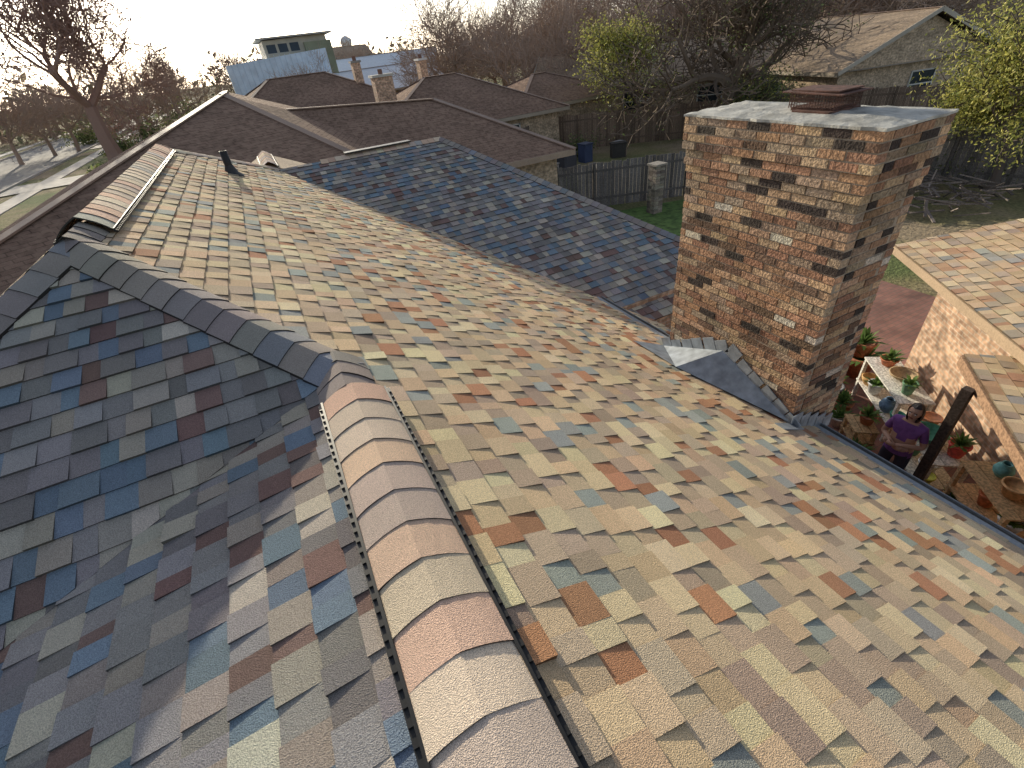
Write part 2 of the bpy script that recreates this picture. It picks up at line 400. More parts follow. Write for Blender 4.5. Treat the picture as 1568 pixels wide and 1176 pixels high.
mb=MB(); R_=V((3.18,3.05,zS(3.18)+.02)); A_=V((3.6,2.82,-2.80)); Nn=V((3.592,1.93,zS(3.592)+.03)); Ff=V((3.592,3.68,zS(3.592)+.03)); F2=V((3.15,3.72,zS(3.15)+.02))
mb.poly([R_,Nn,A_],(.2,.2,.2)); mb.poly([R_,A_,Ff,F2],(.4,.4,.4))
mb.build('cricket_saddle',M_metal,ch)
mb=MB()
for k in range(12):
    t=k/11; y=1.95+1.66*t; zb=max(zS(3.6), -2.80-abs(y-2.82)*.50)
    mb.box((3.585,y,zb+.05+.02*(k%2)),(.008,.15,.13+.03*(k%3)),(0,0,0),0,Matrix.Rotation(.5*(1 if y<2.82 else -1),3,'X'))
for k in range(5): mb.box((3.62+k*.13,1.925,zS(3.62+k*.13)+.07),(.14,.008,.16))
mb.box((3.5,1.9,zS(3.5)+.02),(.35,.1,.01),(0,0,0),0,Matrix.Rotation(math.atan(.5),3,'Y'))
mb.build('step_flashing',M_metal,ch)
# ------------------------------------------------------------------ ground
def gz(x,y):
    t=min(1,max(0,(x+6)/7)); t=t*t*(3-2*t); return -4.2-1.7*t
xs=[-600,-200,-80,-40,-24,-23.9]+[-20+k for k in range(0,32)]+[14,20,30,45,70,120,300,700]
ys=[-200,-60,-20,-5,0,5,10,15,20,30,40,60,90,150,300,900]
xs=sorted(set(xs)); mb=MB()
for i in range(len(xs)-1):
    for j_ in range(len(ys)-1):
        mb.poly([(x,y,gz(x,y)) for x,y in((xs[i],ys[j_]),(xs[i+1],ys[j_]),(xs[i+1],ys[j_+1]),(xs[i],ys[j_+1]))])
m,nt,b=new_mat('ground_grass'); co=coord(nt)
f1=noise_n(nt,co,.22,4); f2=noise_n(nt,co,9,4,.7)
c1=ramp(nt,f1,[(.38,(.15,.19,.06)),(.5,(.27,.24,.11)),(.62,(.40,.31,.20))])
c=mixc(nt,1.0,c1,ramp(nt,f2,[(.3,(.55,)*3),(.7,(1.4,)*3)]),'MULTIPLY'); nt.links.new(c,b.inputs['Base Color']); b.inputs['Roughness'].default_value=1; bump(nt,b,f2,1,.15)
mb.build('ground',m)
M_asph=plain('asphalt',(.26,.245,.23),.9,var=.2,scale=1.2); M_conc=plain('concrete',(.55,.51,.46),.9,var=.15,scale=1.5)
zg=-4.2
mb=MB(); mb.poly([(-23,-30,zg+.004),(-15,-30,zg+.004),(-15,260,zg+.004),(-23,260,zg+.004)]); mb.build('road',M_asph)
mb=MB()
for x in(-14.9,-23.1): mb.box((x,115,zg+.03),(.16,290,.2))
mb.build('kerb',M_conc)
mb=MB()
for x in(-12.8,-25.5): mb.box((x,115,zg+.02),(1.1,290,.05))
mb.build('pavement',M_conc)
mb=MB()
for y in(40,66,90): mb.poly([(-14.7,y,zg+.055),(-6.5,y,zg+.055),(-6.5,y+4,zg+.055),(-14.7,y+4,zg+.055)])
mb.build('driveway',M_conc)
M_gr=plain('green_lawn',(.11,.18,.045),1,var=.5,scale=5,bmp=1,bscale=20)
mb=MB(); mb.poly([(8.5,8.3,-5.892),(15,9,-5.892),(15.5,14.6,-5.892),(8.5,16.5,-5.892)]); mb.build('lawn',M_gr)
m,nt,b=new_mat('patio_brick'); co=coord(nt); br=N(nt,'ShaderNodeTexBrick'); br.inputs['Scale'].default_value=1
br.inputs['Brick Width'].default_value=.21; br.inputs['Row Height'].default_value=.105; br.inputs['Mortar Size'].default_value=.006
br.inputs['Color1'].default_value=(.36,.175,.13,1); br.inputs['Color2'].default_value=(.28,.14,.11,1); br.inputs['Mortar'].default_value=(.18,.14,.11,1)
nt.links.new(co,br.inputs['Vector']); g=noise_n(nt,co,1.5,4)
c=mixc(nt,1.0,br.outputs[0],ramp(nt,g,[(.3,(.6,)*3),(.7,(1.3,)*3)]),'MULTIPLY'); nt.links.new(c,b.inputs['Base Color']); b.inputs['Roughness'].default_value=.8
mb=MB(); mb.poly([(3.5,-4,-5.885),(13,-4,-5.885),(13,7.8,-5.885),(3.5,7.8,-5.885)]); mb.build('patio',m)
# ------------------------------------------------------------------ outbuilding on the right
ob=empty('brick_outbuilding'); A=V((8.9,4.1,-3.4)); B=V((6.9,1.54,-3.4)); d=(A-B).normalized(); n_=V((d.y,-d.x,0))
C=B-d*4.5
sl_=.22
up=(n_+V((0,0,sl_))).normalized()
OPAL=[((.80,.60,.39),.3),((.70,.50,.32),.3),((.58,.35,.22),.12),((.54,.43,.32),.22),((.42,.40,.36),.05)]
shingles('outbuilding_roof',C,d,up,[[C,A,A+n_*3.2+Z*sl_*3.2,C+n_*3.2+Z*sl_*3.2]],M_sh,ob,31,pal=OPAL)
mb=MB(); E1=A+n_*3.2+Z*sl_*3.2; E2=C+n_*3.2+Z*sl_*3.2
mb.poly([E1,E2,E2+n_*3.2-Z*.7,E1+n_*3.2-Z*.7],(.4,.32,.24)); mb.build('roof_back',M_sh,ob)
mb=MB(); mb.beam(C-Z*.07,A-Z*.07,.03,.12,(.45,.33,.22)); mb.beam(A-Z*.07,E1-Z*.07,.03,.12,(.40,.30,.20)); mb.build('fascia',M_paint,ob)
wi=.75
mb=MB(); w0=A+n_*wi-d*.3; w1=C+n_*wi
uvwall(mb,(w1.x,w1.y),(w0.x,w0.y),-5.95,-3.40)
w2=w0+n_*5.2; uvwall(mb,(w0.x,w0.y),(w2.x,w2.y),-5.95,-3.40)
mb.poly([(w0.x,w0.y,-3.40),(w2.x,w2.y,-3.40),((w0+n_*2.4).x,(w0+n_*2.4).y,-2.78)],(.5,.5,.5),0,[(0,0),(5.2,0),(2.4,.6)])
mb.build('walls',M_bwall,ob)
mb=MB(); mb.poly([C-Z*.1,A-Z*.1,V((w0.x,w0.y,-3.41)),V((w1.x,w1.y,-3.41))],(.5,.45,.38)); mb.build('soffit',M_paint,ob)
pr=empty('patio_cover')
c0=V((6.9,2.0,-3.70)); dd=V((.756,.654,0)).normalized(); nu_=V((dd.y,-dd.x,0)); uu=(nu_+Z*.06).normalized()
c1=c0-dd*4.2; c2=c0+uu*1.1; c3=c1+uu*1.1
shingles('patio_cover_roof',c1,dd,uu,[[c1,c0,c2,c3]],M_sh,pr,33,pal=OPAL)
mb=MB(); mb.beam(c1-Z*.09,c0-Z*.09,.04,.13,(.34,.21,.13)); mb.beam(c0-Z*.09,c2-Z*.09,.04,.13,(.34,.21,.13))
mb.beam(c1-Z*.2+uu*.1,c0-Z*.2+uu*.1,.09,.12,(.10,.075,.055)); mb.beam((6.38,1.65,-5.9),(6.38,1.65,-3.8),.1,.1,(.075,.055,.045))
mb.beam(V((6.38,1.65,-5.9))-dd*2.8,V((6.38,1.65,-3.85))-dd*2.8,.1,.1,(.075,.055,.045))
mb.build('posts_and_beam',M_wood,pr)
# ------------------------------------------------------------------ patio clutter
def pot(name,x,y,z,h,r,col,shape=0):
    mb=MB()
    if shape==0: pf=[(.001,0),(r*.65,0),(r*.95,h*.85),(r*1.05,h*.86),(r*1.05,h),(r*.9,h),(r*.85,h*.8),(.001,h*.78)]
    elif shape==1: pf=[(.001,0),(r*.5,0),(r*.9,h*.3),(r,h*.5),(r*.8,h*.78),(r*.45,h*.88),(r*.55,h),(r*.42,h),(r*.35,h*.88)]
    else: pf=[(.001,0),(r*.5,0),(r*.9,h*.6),(r,h),(r*.9,h),(r*.75,h*.5),(.001,h*.2)]
    mb.lathe((x,y,z),pf,18,tuple(min(.8,q*1.6) for q in col)); return mb.build(name,M_terra,None,True)
def plant(name,x,y,z,r,n,seed,col=(.13,.22,.06)):
    rng=random.Random(seed); mb=MB()
    for i in range(n):
        a=rng.uniform(0,6.28); e_=rng.uniform(.2,1.4); L=r*rng.uniform(.5,1.1)
        dr=V((math.cos(a)*math.cos(e_),math.sin(a)*math.cos(e_),math.sin(e_))); s_=V((-math.sin(a),math.cos(a),0))*r*.09
        p=V((x,y,z)); k=rng.uniform(.6,1.5); cc=tuple(q*k for q in col)
        mb.poly([p-s_*.4,p+s_*.4,p+dr*L*.6+s_,p+dr*L*.6-s_],cc); mb.poly([p+dr*L*.6-s_,p+dr*L*.6+s_,p+dr*L-Z*L*.15],cc)
    return mb.build(name,M_leaf)
wl=lambda t,o: (A+n_*.35)+(-d)*t-n_*o
def shelf(name,t,o,L,W,levels,col):
    mb=MB(); base=wl(t,o); R=Matrix((d,n_,Z)).transposed()
    for zz in levels: 
        for q in range(3): mb.box((base.x+n_.x*(q-1)*W/3,base.y+n_.y*(q-1)*W/3,-5.885+zz),(L,W/3-.01,.025),tuple(x*(1-.08*q) for x in col),0,R)
    for a in(-1,1):
        for b_ in(-1,1):
            p=base+d*a*(L/2-.04)+n_*b_*(W/2-.04); mb.box((p.x,p.y,-5.885+levels[-1]/2),(.05,.05,levels[-1]),col,0,R)
    return mb.build(name,M_wood)
shelf('potting_table',1.5,.35,1.3,.5,(.35,.8),(.78,.75,.68))
shelf('potting_table',2.9,.45,1.0,.5,(.3,.75),(.74,.70,.60))
shelf('wooden_shelf',4.1,.4,.9,.45,(.25,.7,1.1),(.68,.45,.24))
shelf('wooden_shelf',5.0,.75,.6,.45,(.2,.55),(.64,.42,.22))
shelf('wooden_stool',2.2,1.0,.45,.35,(.2,.42),(.62,.42,.22))
rng=random.Random(9)
items=[(1.1,.35,.83,.12,.13,(.35,.12,.06),0),(1.5,.3,.83,.10,.2,(.28,.2,.11),2),(1.9,.4,.83,.2,.1,(.1,.2,.12),0),(1.3,.5,.38,.2,.12,(.6,.58,.5),0),(1.8,.5,.38,.25,.13,(.1,.17,.25),1),
 (2.6,.4,.78,.16,.12,(.45,.2,.1),0),(2.9,.55,.78,.14,.22,(.05,.16,.10),2),(3.2,.35,.78,.2,.12,(.5,.08,.06),0),(3.1,.5,.33,.2,.12,(.5,.5,.48),0),
 (3.9,.35,1.13,.2,.1,(.12,.3,.3),1),(4.2,.4,1.13,.16,.13,(.5,.3,.15),0),(4.4,.4,.73,.2,.12,(.6,.6,.58),0),(4.0,.4,.73,.18,.1,(.4,.14,.07),0),(5.0,.75,.6,.2,.14,(.08,.15,.1),0),
 (.25,.3,0,.45,.24,(.33,.13,.07),0),(.2,.35,.45,.3,.2,(.30,.12,.07),0),(-.1,.8,0,.35,.22,(.28,.11,.06),0),(.35,.75,0,.3,.18,(.38,.16,.09),1),(.75,.9,0,.28,.16,(.3,.13,.08),0),
 (1.0,1.0,0,.3,.18,(.12,.12,.13),0),(2.2,.95,.45,.16,.12,(.35,.14,.08),0),(4.7,1.35,0,.2,.2,(.15,.1,.06),2),(1.4,.95,0,.26,.16,(.34,.15,.08),0),(1.75,1.1,0,.2,.14,(.5,.47,.42),0),(-.3,.3,0,.5,.22,(.32,.13,.07),1),(-.5,.7,0,.3,.2,(.3,.12,.06),0),
 (2.1,.5,.38,.18,.1,(.05,.25,.2),0),(1.05,.5,.38,.16,.12,(.5,.3,.12),2),(2.7,.5,.33,.22,.13,(.08,.2,.12),0),(3.3,.6,.33,.14,.1,(.55,.5,.1),0),(3.75,.5,.28,.22,.13,(.1,.1,.35),0),(4.3,.5,.28,.2,.14,(.3,.12,.07),0),(2.6,1.15,0,.22,.15,(.45,.42,.4),0),(3.2,1.1,0,.16,.13,(.06,.22,.12),2)]
for t,o,zz,h,r,c_,s_ in items:
    p=wl(t,o); pot('flower_pot' if s_!=2 else 'woven_bowl',p.x,p.y,-5.885+zz,h,r,c_,s_)
    if s_==0 and rng.random()<.5: plant('potted_plant',p.x,p.y,-5.885+zz+h*.8,r*2.0,40,int(t*100)+1)
p=wl(4.35,1.35); pot('clay_urn',p.x,p.y,-5.885,.62,.27,(.33,.23,.15),1)
mb=MB(); p=wl(4.55,.95)
mb.lathe((p.x,p.y,-5.885),[(.001,0),(.22,.02),(.26,.2),(.2,.38),(.1,.44),(.001,.45)],12,(.65,.6,.5)); mb.build('cloth_sack',M_terra,None,True)
p=wl(3.55,1.0); pot('blue_bucket',p.x,p.y,-5.885,.32,.17,(.12,.3,.45),0)
# ------------------------------------------------------------------ neighbours
def roof_faces(mb,faces,mi=0):
    for f in faces:
        f=[V(p) for p in f]; n=(f[1]-f[0]).cross(f[2]-f[0]).normalized()
        if n.z<0: f=f[::-1]; n=-n
        s_=Z.cross(n); s_=s_.normalized() if s_.length>1e-4 else V((1,0,0)); t_=n.cross(s_)
        mb.poly(f,(.3,.3,.3),mi,[(p.dot(s_),p.dot(t_)) for p in f])
def house_block(name,cx,cy,L,W,ang,zeave,zridge,zbase,mroof,mwall,hip=(True,True),ov=.5,wins=()):
    e=empty(name); ca,sa=math.cos(ang),math.sin(ang)
    T=lambda x,y,z:V((cx+x*ca-y*sa,cy+x*sa+y*ca,z))
    hl,hw=L/2,W/2; ra=hl-(hw if hip[0] else 0); rb=hl-(hw if hip[1] else 0)
    a,b_,c_,d_=T(-hl,-hw,zeave),T(hl,-hw,zeave),T(hl,hw,zeave),T(-hl,hw,zeave); r0,r1=T(-ra,0,zridge),T(rb,0,zridge)
    mb=MB(); fs=[[a,b_,r1,r0],[c_,d_,r0,r1]]
    if hip[0]: fs.append([d_,a,r0])
    if hip[1]: fs.append([b_,c_,r1])
    roof_faces(mb,fs); mb.build('roof',mroof,e)
    mb=MB()
    for p,q in((a,b_),(b_,c_),(c_,d_),(d_,a)):
        if (p,q)==(b_,c_) and not hip[1]: continue
        if (p,q)==(d_,a) and not hip[0]: continue
        mb.beam(p-Z*.1,q-Z*.1,.03,.18,(.42,.35,.27))
    for p,q in((r0,r1),)+(((a,r0),(d_,r0)) if hip[0] else ())+(((b_,r1),(c_,r1)) if hip[1] else ()):
        mb.beam(p+Z*.015,q+Z*.015,.22,.03,(.28,.19,.145))
    if not hip[0]:
        mb.beam(a-Z*.05,r0-Z*.05,.05,.2,(.45,.4,.33)); mb.beam(d_-Z*.05,r0-Z*.05,.05,.2,(.45,.4,.33))
    if not hip[1]:
        mb.beam(b_-Z*.05,r1-Z*.05,.05,.2,(.45,.4,.33)); mb.beam(c_-Z*.05,r1-Z*.05,.05,.2,(.45,.4,.33))
    mb.build('fascia_and_ridge',M_paint,e)
    mb=MB(); i_=ov; q=[T(-hl+i_,-hw+i_,0),T(hl-i_,-hw+i_,0),T(hl-i_,hw-i_,0),T(-hl+i_,hw-i_,0)]
    for k in range(4): uvwall(mb,(q[k].x,q[k].y),(q[(k+1)%4].x,q[(k+1)%4].y),zbase-.1,zeave)
    sl__=(zridge-zeave)/hw
    for s_,h_ in((-1,hip[0]),(1,hip[1])):
        if not h_:
            X=s_*(hl-i_); P=[T(X,-hw+i_,zeave),T(X,hw-i_,zeave),T(X,0,zeave+sl__*(hw-i_))]
            mb.poly(P,(.5,)*3,0,[(0,0),(W-1,0),(W/2-.5,sl__*(hw-i_))])
    mb.poly([a-Z*.01,b_-Z*.01,c_-Z*.01,d_-Z*.01],(.4,)*3,0,[(0,0),(.001,0),(.001,.001),(0,.001)])
    mb.build('walls',mwall,e)
    mb=MB(); mg=MB()
    for side,pos,ww,z0,hh in wins:
        if side=='s': X,Yp=pos,-hw+i_-.02; sx,sy=ww,.06
        elif side=='n': X,Yp=pos,hw-i_+.02; sx,sy=ww,.06
        elif side=='w': X,Yp=-hl+i_-.02,pos; sx,sy=.06,ww
        else: X,Yp=hl-i_+.02,pos; sx,sy=.06,ww
        R=Matrix.Rotation(ang,3,'Z'); c3=T(X,Yp,z0+hh/2)
        mg.box(c3,(sx,sy,hh),(.1,)*3,0,R)
        for dz in(-hh/2,0,hh/2): mb.box(c3+Z*dz,(sx+(.1 if sx>.1 else .04),sy+(.1 if sy>.1 else .04),.07),(.6,.58,.53),0,R)
        for s_ in(-1,1): mb.box(c3+R@V((s_*sx/2 if sx>.1 else 0,s_*sy/2 if sy>.1 else 0,0)),(.08 if sx>.1 else .1,.08 if sy>.1 else .1,hh+.06),(.6,.58,.53),0,R)
    if wins: mg.build('window_glass',M_glass,e); mb.build('window_frames',M_paint,e)
    return e
nA=empty('neighbour_house')
mb=MB(); r0,r1=V((1.5,21,-1.1)),V((7.0,21,-1.5)); ap=V((-.3,20.5,-.38)); ap2=V((-.3,34,-.5)); hc=V((-8.5,6.9,-3.3))
roof_faces(mb,[[(10.4,16,-3.4),(2,16,-3.3),r0,r1],[(2,16,-3.3),(-3,15.5,-3.0),r0],[(10.4,16,-3.4),(10.4,26,-3.4),r1],[r0,r1,(10.4,26,-3.4),(1.5,26,-3.3)],
  [ap,hc,(3.2,15.0,-2.6)],[ap,(3.2,15,-2.6),(5.5,22,-2.6)],[ap,(5.5,22,-2.6),(5.5,34,-2.6),ap2],[ap,ap2,(-8.6,34,-3.3)],[ap,(-8.6,34,-3.3),hc]])
mb.build('roof',M_roofA,nA)
mb=MB()
for a,b_ in((r0,r1),(r1,V((10.4,16,-3.4))),(ap,hc),(ap,V((3.2,15,-2.6))),(ap,ap2)): mb.beam(a+Z*.02,b_+Z*.02,.25,.04,(.29,.195,.145))
mb.beam((10.4,16,-3.48),(-2,16,-3.4),.03,.2,(.4,.3,.22)); mb.beam((10.4,16,-3.48),(10.4,26,-3.48),.03,.2,(.4,.3,.22)); mb.beam((-8.5,6.9,-3.38),(-8.6,34,-3.38),.03,.12,(.16,.12,.09))
mb.build('ridge_and_fascia',M_paint,nA)
mb=MB(); rg=[(9.9,16.5),(9.9,25.5),(-5,30),(-6.5,16.5)]
for i in range(4): uvwall(mb,rg[i],rg[(i+1)%4],-6,-3.42)
mb.build('walls',M_bwall2,nA)
def chimney_small(name,x,y,z0,z1,w_,dpt,capc=(.3,.28,.25)):
    e=empty(name); mb=MB(); q=[(x-w_/2,y-dpt/2),(x+w_/2,y-dpt/2),(x+w_/2,y+dpt/2),(x-w_/2,y+dpt/2)]
    for i in range(4): uvwall(mb,q[i],q[(i+1)%4],z0,z1)
    mb.build('stack',M_bwall,e); mb=MB(); mb.box((x,y,z1+.06),(w_+.15,dpt+.15,.12),capc); mb.lathe((x,y,z1+.1),[(.12,0),(.12,.25),(.1,.25)],10,(.2,.1,.07)); mb.build('cap',M_paint,e)
house_block('brown_roof_house',4.0,38,13,9.5,.12,-2.6,-.25,-4.5,M_roofA,M_bwall2)
chimney_small('tan_chimney',7.35,30,-3,-.75,1.0,.8,(.5,.48,.42))
chimney_small('slim_chimney',7.6,37,-3,.0,.5,.6)
chimney_small('white_chimney',12.6,39,-3,-.35,.5,.9,(.6,.6,.58))
house_block('hip_roof_house',11.5,32.4,12,10,0,-3.4,-1.15,-5.9,M_roofA,M_bwall2,wins=[('s',2,1.6,-4.9,1.0)])
house_block('low_roof_house',19.0,33.5,9,8,.1,-3.4,-1.9,-5.9,M_roofA,M_bwall2,wins=[('s',-2,1.4,-5.0,1.2)])
M_white=plain('white_metal_roof',(.75,.80,.85),.4,.0,var=.08)
house_block('white_roof_house',14.5,62,14,9,.3,-2.6,-.6,-5.5,M_white,M_bwall2,hip=(False,False))
house_block('white_roof_house',19,74,14,9,-.4,-2.0,.6,-5.5,M_white,M_bwall2,hip=(False,False))
house_block('distant_house',17,98,12,9,.2,-.6,2.4,-5.5,M_roofB,M_bwall2,hip=(False,False),wins=[('s',-2,1.5,-2.4,1.2),('s',2,1.5,-2.4,1.2)])
mb_=empty('modern_building'); mb=MB()
def prm(mb,x0,x1,y0,y1,z0,z1l,z1r,col,mi=0):
    P=[(x0,y0,z0),(x1,y0,z0),(x1,y1,z0),(x0,y1,z0),(x0,y0,z1l),(x1,y0,z1r),(x1,y1,z1r),(x0,y1,z1l)]
    for q in((0,1,5,4),(1,2,6,5),(2,3,7,6),(3,0,4,7),(4,5,6,7)): mb.poly([P[k] for k in q],col,mi)
prm(mb,.3,9.8,60,70,-6,1.05,1.55,(.68,.80,.92)); 
for k in range(1,19): mb.box((.3+k*.5,59.97,-2.2),(.04,.05,7.3 if k<18 else 6.5),(.56,.68,.80))
prm(mb,4.2,10.3,61.2,68,1.0,2.65,2.75,(.50,.47,.38)); prm(mb,8.0,10.6,60.6,68.5,-1.5,2.2,2.2,(.25,.27,.18))
mb.box((7.3,64.6,2.82),(7.2,8,.14),(.45,.43,.38))
for x in(4.9,6.0,7.1): mb.box((x,61.17,1.95),(.85,.06,.7),(.05,.07,.09)); mb.box((x,61.15,1.58),(.95,.06,.06),(.5,.48,.42))
mb.build('walls',M_paint,mb_)
wt=empty('water_tower'); mb=MB(); X,Y_=59,296
mb.lathe((X,Y_,-6),[(1.3,0),(1.0,9.5),(1.3,11.8),(2.4,13.4),(2.9,14.8),(2.5,16.2),(1.0,17.2),(.01,17.5)],20,(.80,.82,.85)); mb.build('tank',M_paint,wt,True)
house_block('gable_brick_house',36.3,25.2,16,10.5,-1.85,-3.2,-.9,-5.9,M_roofB,M_bwall2,hip=(False,False),wins=[('e',.6,1.5,-5.0,1.3),('s',2,1.6,-5.1,1.3),('s',-3,1.6,-5.1,1.3)])
house_block('long_ranch_house',29.5,34,18,9,-.75,-3.2,-1.2,-5.9,M_roofB,M_bwall2,hip=(False,False),wins=[('s',-5,1.6,-5.1,1.3),('s',-1,1.8,-5.1,1.3),('s',4,1.6,-5.1,1.3)])
house_block('upper_house',66,34,12,9,-.9,-.3,2.4,-5.9,M_roofB,M_bwall2,hip=(False,False),wins=[('s',0,1.6,-3,1.3)])
# ------------------------------------------------------------------ fences
def fence(name,pts,h,col,seed,zb=-5.9):
    rng=random.Random(seed); mb=MB()
    for i in range(len(pts)-1):
        a,b_=V((*pts[i],0)),V((*pts[i+1],0)); L=(b_-a).length; dr=(b_-a).normalized(); R=Matrix((dr,V((-dr.y,dr.x,0)),Z)).transposed()
        t=0
        while t<L:
            p=a+dr*t; hh=h+rng.uniform(-.05,.05); k=rng.uniform(.65,1.3)
            mb.box((p.x,p.y,zb+hh/2),(.135,.02,hh),tuple(x*k for x in col),0,R@Matrix.Rotation(rng.uniform(-.012,.012),3,'Y')); t+=.15
        for zz in(.35,h-.3): mb.beam((a.x,a.y,zb+zz),(b_.x,b_.y,zb+zz),.04,.09,tuple(x*.8 for x in col))
        t=0
        while t<L:
            p=a+dr*t+V((dr.y,-dr.x,0))*.06; mb.box((p.x,p.y,zb+h/2),(.09,.09,h),tuple(x*.7 for x in col),0,R); t+=2.4
    return mb.build(name,M_wood)
fence('wooden_fence',[(9.5,17.6),(15.2,15.2),(22.5,9.6),(23.5,4)],1.7,(.18,.165,.155),1)
fence('wooden_fence',[(16.2,29),(26.5,22.5),(34,12)],1.9,(.23,.165,.12),2)
fence('wooden_fence',[(10.5,24),(16.2,29)],1.8,(.22,.17,.14),3)
fence('wooden_fence',[(26.5,22.5),(20,11.5)],1.7,(.22,.17,.14),4)
def pillar(x,y,h,seed):
    rng=random.Random(seed); mb=MB(); z=-5.9
    while z<-5.9+h:
        for a in(-1,1):
            for b_ in(-1,1):
                mb.box((x+a*.105,y+b_*.105,z+.045),(.2,.2,.08),pick(rng,[((.30,.26,.21),.4),((.20,.165,.14),.3),((.38,.33,.26),.3)]),0,Matrix.Rotation(rng.uniform(-.05,.05),3,'Z'))
        z+=.09
    mb.box((x,y,z+.03),(.52,.52,.06),(.34,.31,.27)); return mb.build('brick_pillar',M_brick)
pillar(12.9,14.4,1.65,1); pillar(12.1,17.0,1.4,2)
def yard_box(name,x,y,s,col,rz):
    mb=MB(); R=Matrix.Rotation(rz,3,'Z'); mb.box((x,y,-5.9+s[2]/2),s,col,0,R); mb.box((x,y,-5.9+s[2]+.03),(s[0]+.08,s[1]+.08,.06),tuple(q*.7 for q in col),0,R)
    for a in(-1,1): mb.beam(V((x,y,-5.9+s[2]*.7))+R@V((a*s[0]*.3,-s[1]*.5-.02,0)),V((x,y,-5.9+s[2]*.95))+R@V((a*s[0]*.3,-s[1]*.5-.02,0)),.05,.04,tuple(q*1.3 for q in col))
    return mb.build(name,M_paint)
yard_box('storage_bin',14.8,23.8,(1.0,.8,.7),(.09,.09,.10),.3); yard_box('recycling_bin',16.4,24.2,(.55,.6,.9),(.06,.08,.15),.1)
yard_box('grill',18.2,23.6,(.8,.5,.7),(.06,.055,.05),-.4); yard_box('storage_bin',13.2,22.6,(.6,.6,.6),(.34,.31,.28),.6)
yard_box('white_cooler',19.4,25.2,(.7,.4,.4),(.7,.7,.7),.2)
rng=random.Random(15); mb=MB()
for i in range(110):
    c0_=V((19.8+rng.uniform(-2.0,1.8),8.6+rng.uniform(-1.6,1.5),-5.8+rng.random()*.5)); dr=V((rng.uniform(-1,1),rng.uniform(-1,1),rng.uniform(-.25,.3))).normalized()
    L=rng.uniform(.4,1.2); k=rng.uniform(.3,1.1); mb.beam(c0_-dr*L/2,c0_+dr*L/2,rng.choice((.03,.04,.08)),.03,(.30*k,.25*k,.22*k))
mb.build('scrap_wood_pile',M_wood)
# ------------------------------------------------------------------ trees
def bare_tree_mesh(mb,base,H,r,seed,spread=.55,maxb=2600,lean=V((0,0,0)),col=(.16,.13,.11),trunkf=.22,minr=.009,tips=None,lev=6):
    rng=random.Random(seed); cnt=[0]
    stack=[(V(base),V((0,0,1))+lean,H*trunkf,r,0)]
    si=0
    while si<len(stack) and cnt[0]<maxb:
        p,dr,L,rr,lv=stack[si]; si+=1; dr=dr.normalized(); cnt[0]+=1
        ns=4 if lv<3 else 3; pts=[p.copy()]; rs=[rr*(1.25 if lv==0 else 1)]
        for k in range(ns):
            jit=V((rng.gauss(0,1),rng.gauss(0,1),rng.gauss(0,.7)))*(.10 if lv==0 else .2)
            dr=(dr+jit+Z*(.06 if lv>1 else .02)).normalized(); p=p+dr*(L/ns); pts.append(p.copy()); rs.append(max(minr*.7,rr*(1-.38*(k+1)/ns)))
            if lv>=1 and lv<lev and k<ns-1 and rng.random()<.75:
                ax=V((rng.gauss(0,1),rng.gauss(0,1),rng.gauss(0,1))); ax=(ax-dr*ax.dot(dr)).normalized()
                stack.append((p.copy(),dr*.6+ax*(.75+.2*rng.random())+Z*.1,L*rng.uniform(.5,.75),max(minr,rs[-1]*rng.uniform(.4,.6)),lv+1))
        kcol=rng.uniform(.85,1.15); c_=tuple(x*kcol for x in col)
        mb.tube(pts,rs,7 if rr>.12 else (4 if rr>.04 else 3),c_)
        if lv<lev:
            nch=rng.choice((3,4)) if lv==0 else 2+(rng.random()<.35)
            a0=rng.uniform(0,6.28)
            for q in range(nch):
                x=dr.orthogonal().normalized(); y=dr.cross(x); a=a0+6.28*q/nch+rng.uniform(-.4,.4)
                sp=spread*rng.uniform(.6,1.35)*(1.3 if lv==0 else 1)
                stack.append((p.copy(),dr+(x*math.cos(a)+y*math.sin(a))*sp,L*rng.uniform(.68,.9)*(1.15 if lv==0 else 1),max(minr,rs[-1]*rng.uniform(.6,.82)),lv+1))
        elif tips is not None: tips.append(p.copy())
        if tips is not None and lv>=4: tips.append(p.copy())
def leaves(mb,cs,n,rad,size,pal,seed):
    rng=random.Random(seed)
    for c_ in cs:
        kk=rng.uniform(.6,1.35)
        for i in range(n):
            o=V((rng.gauss(0,1),rng.gauss(0,1),rng.gauss(0,.75)))*rad*.5; p=c_+o
            a=V((rng.gauss(0,1),rng.gauss(0,1),rng.gauss(0,1))).normalized(); b_=a.orthogonal().normalized(); s=size*rng.uniform(.6,1.3)
            cc=rng.choice(pal); k=kk*rng.uniform(.7,1.3)
            mb.poly([p-a*s,p+b_*s*.5,p+a*s,p-b_*s*.5],tuple(x*k for x in cc))
variants=[]
for i in range(5):
    mb=MB(); bare_tree_mesh(mb,(0,0,0),11,.20+.03*i,100+i,spread=.5+.06*i,maxb=2300,col=(.38,.285,.225),minr=.015,lev=7)  # bark colour lightened to stand in for haze
    o=mb.build('bare_tree',M_bark); variants.append(o.data); bpy.data.objects.remove(o)
def put_tree(vi,x,y,z,s,rz,name='bare_tree'):
    o=bpy.data.objects.new(name,variants[vi]); o.location=(x,y,z); o.scale=(s,s,s*random.Random(int(x*10)).uniform(.9,1.15)); o.rotation_euler=(0,0,rz); scene.collection.objects.link(o)
rng=random.Random(42)
woods=empty('distant_trees')
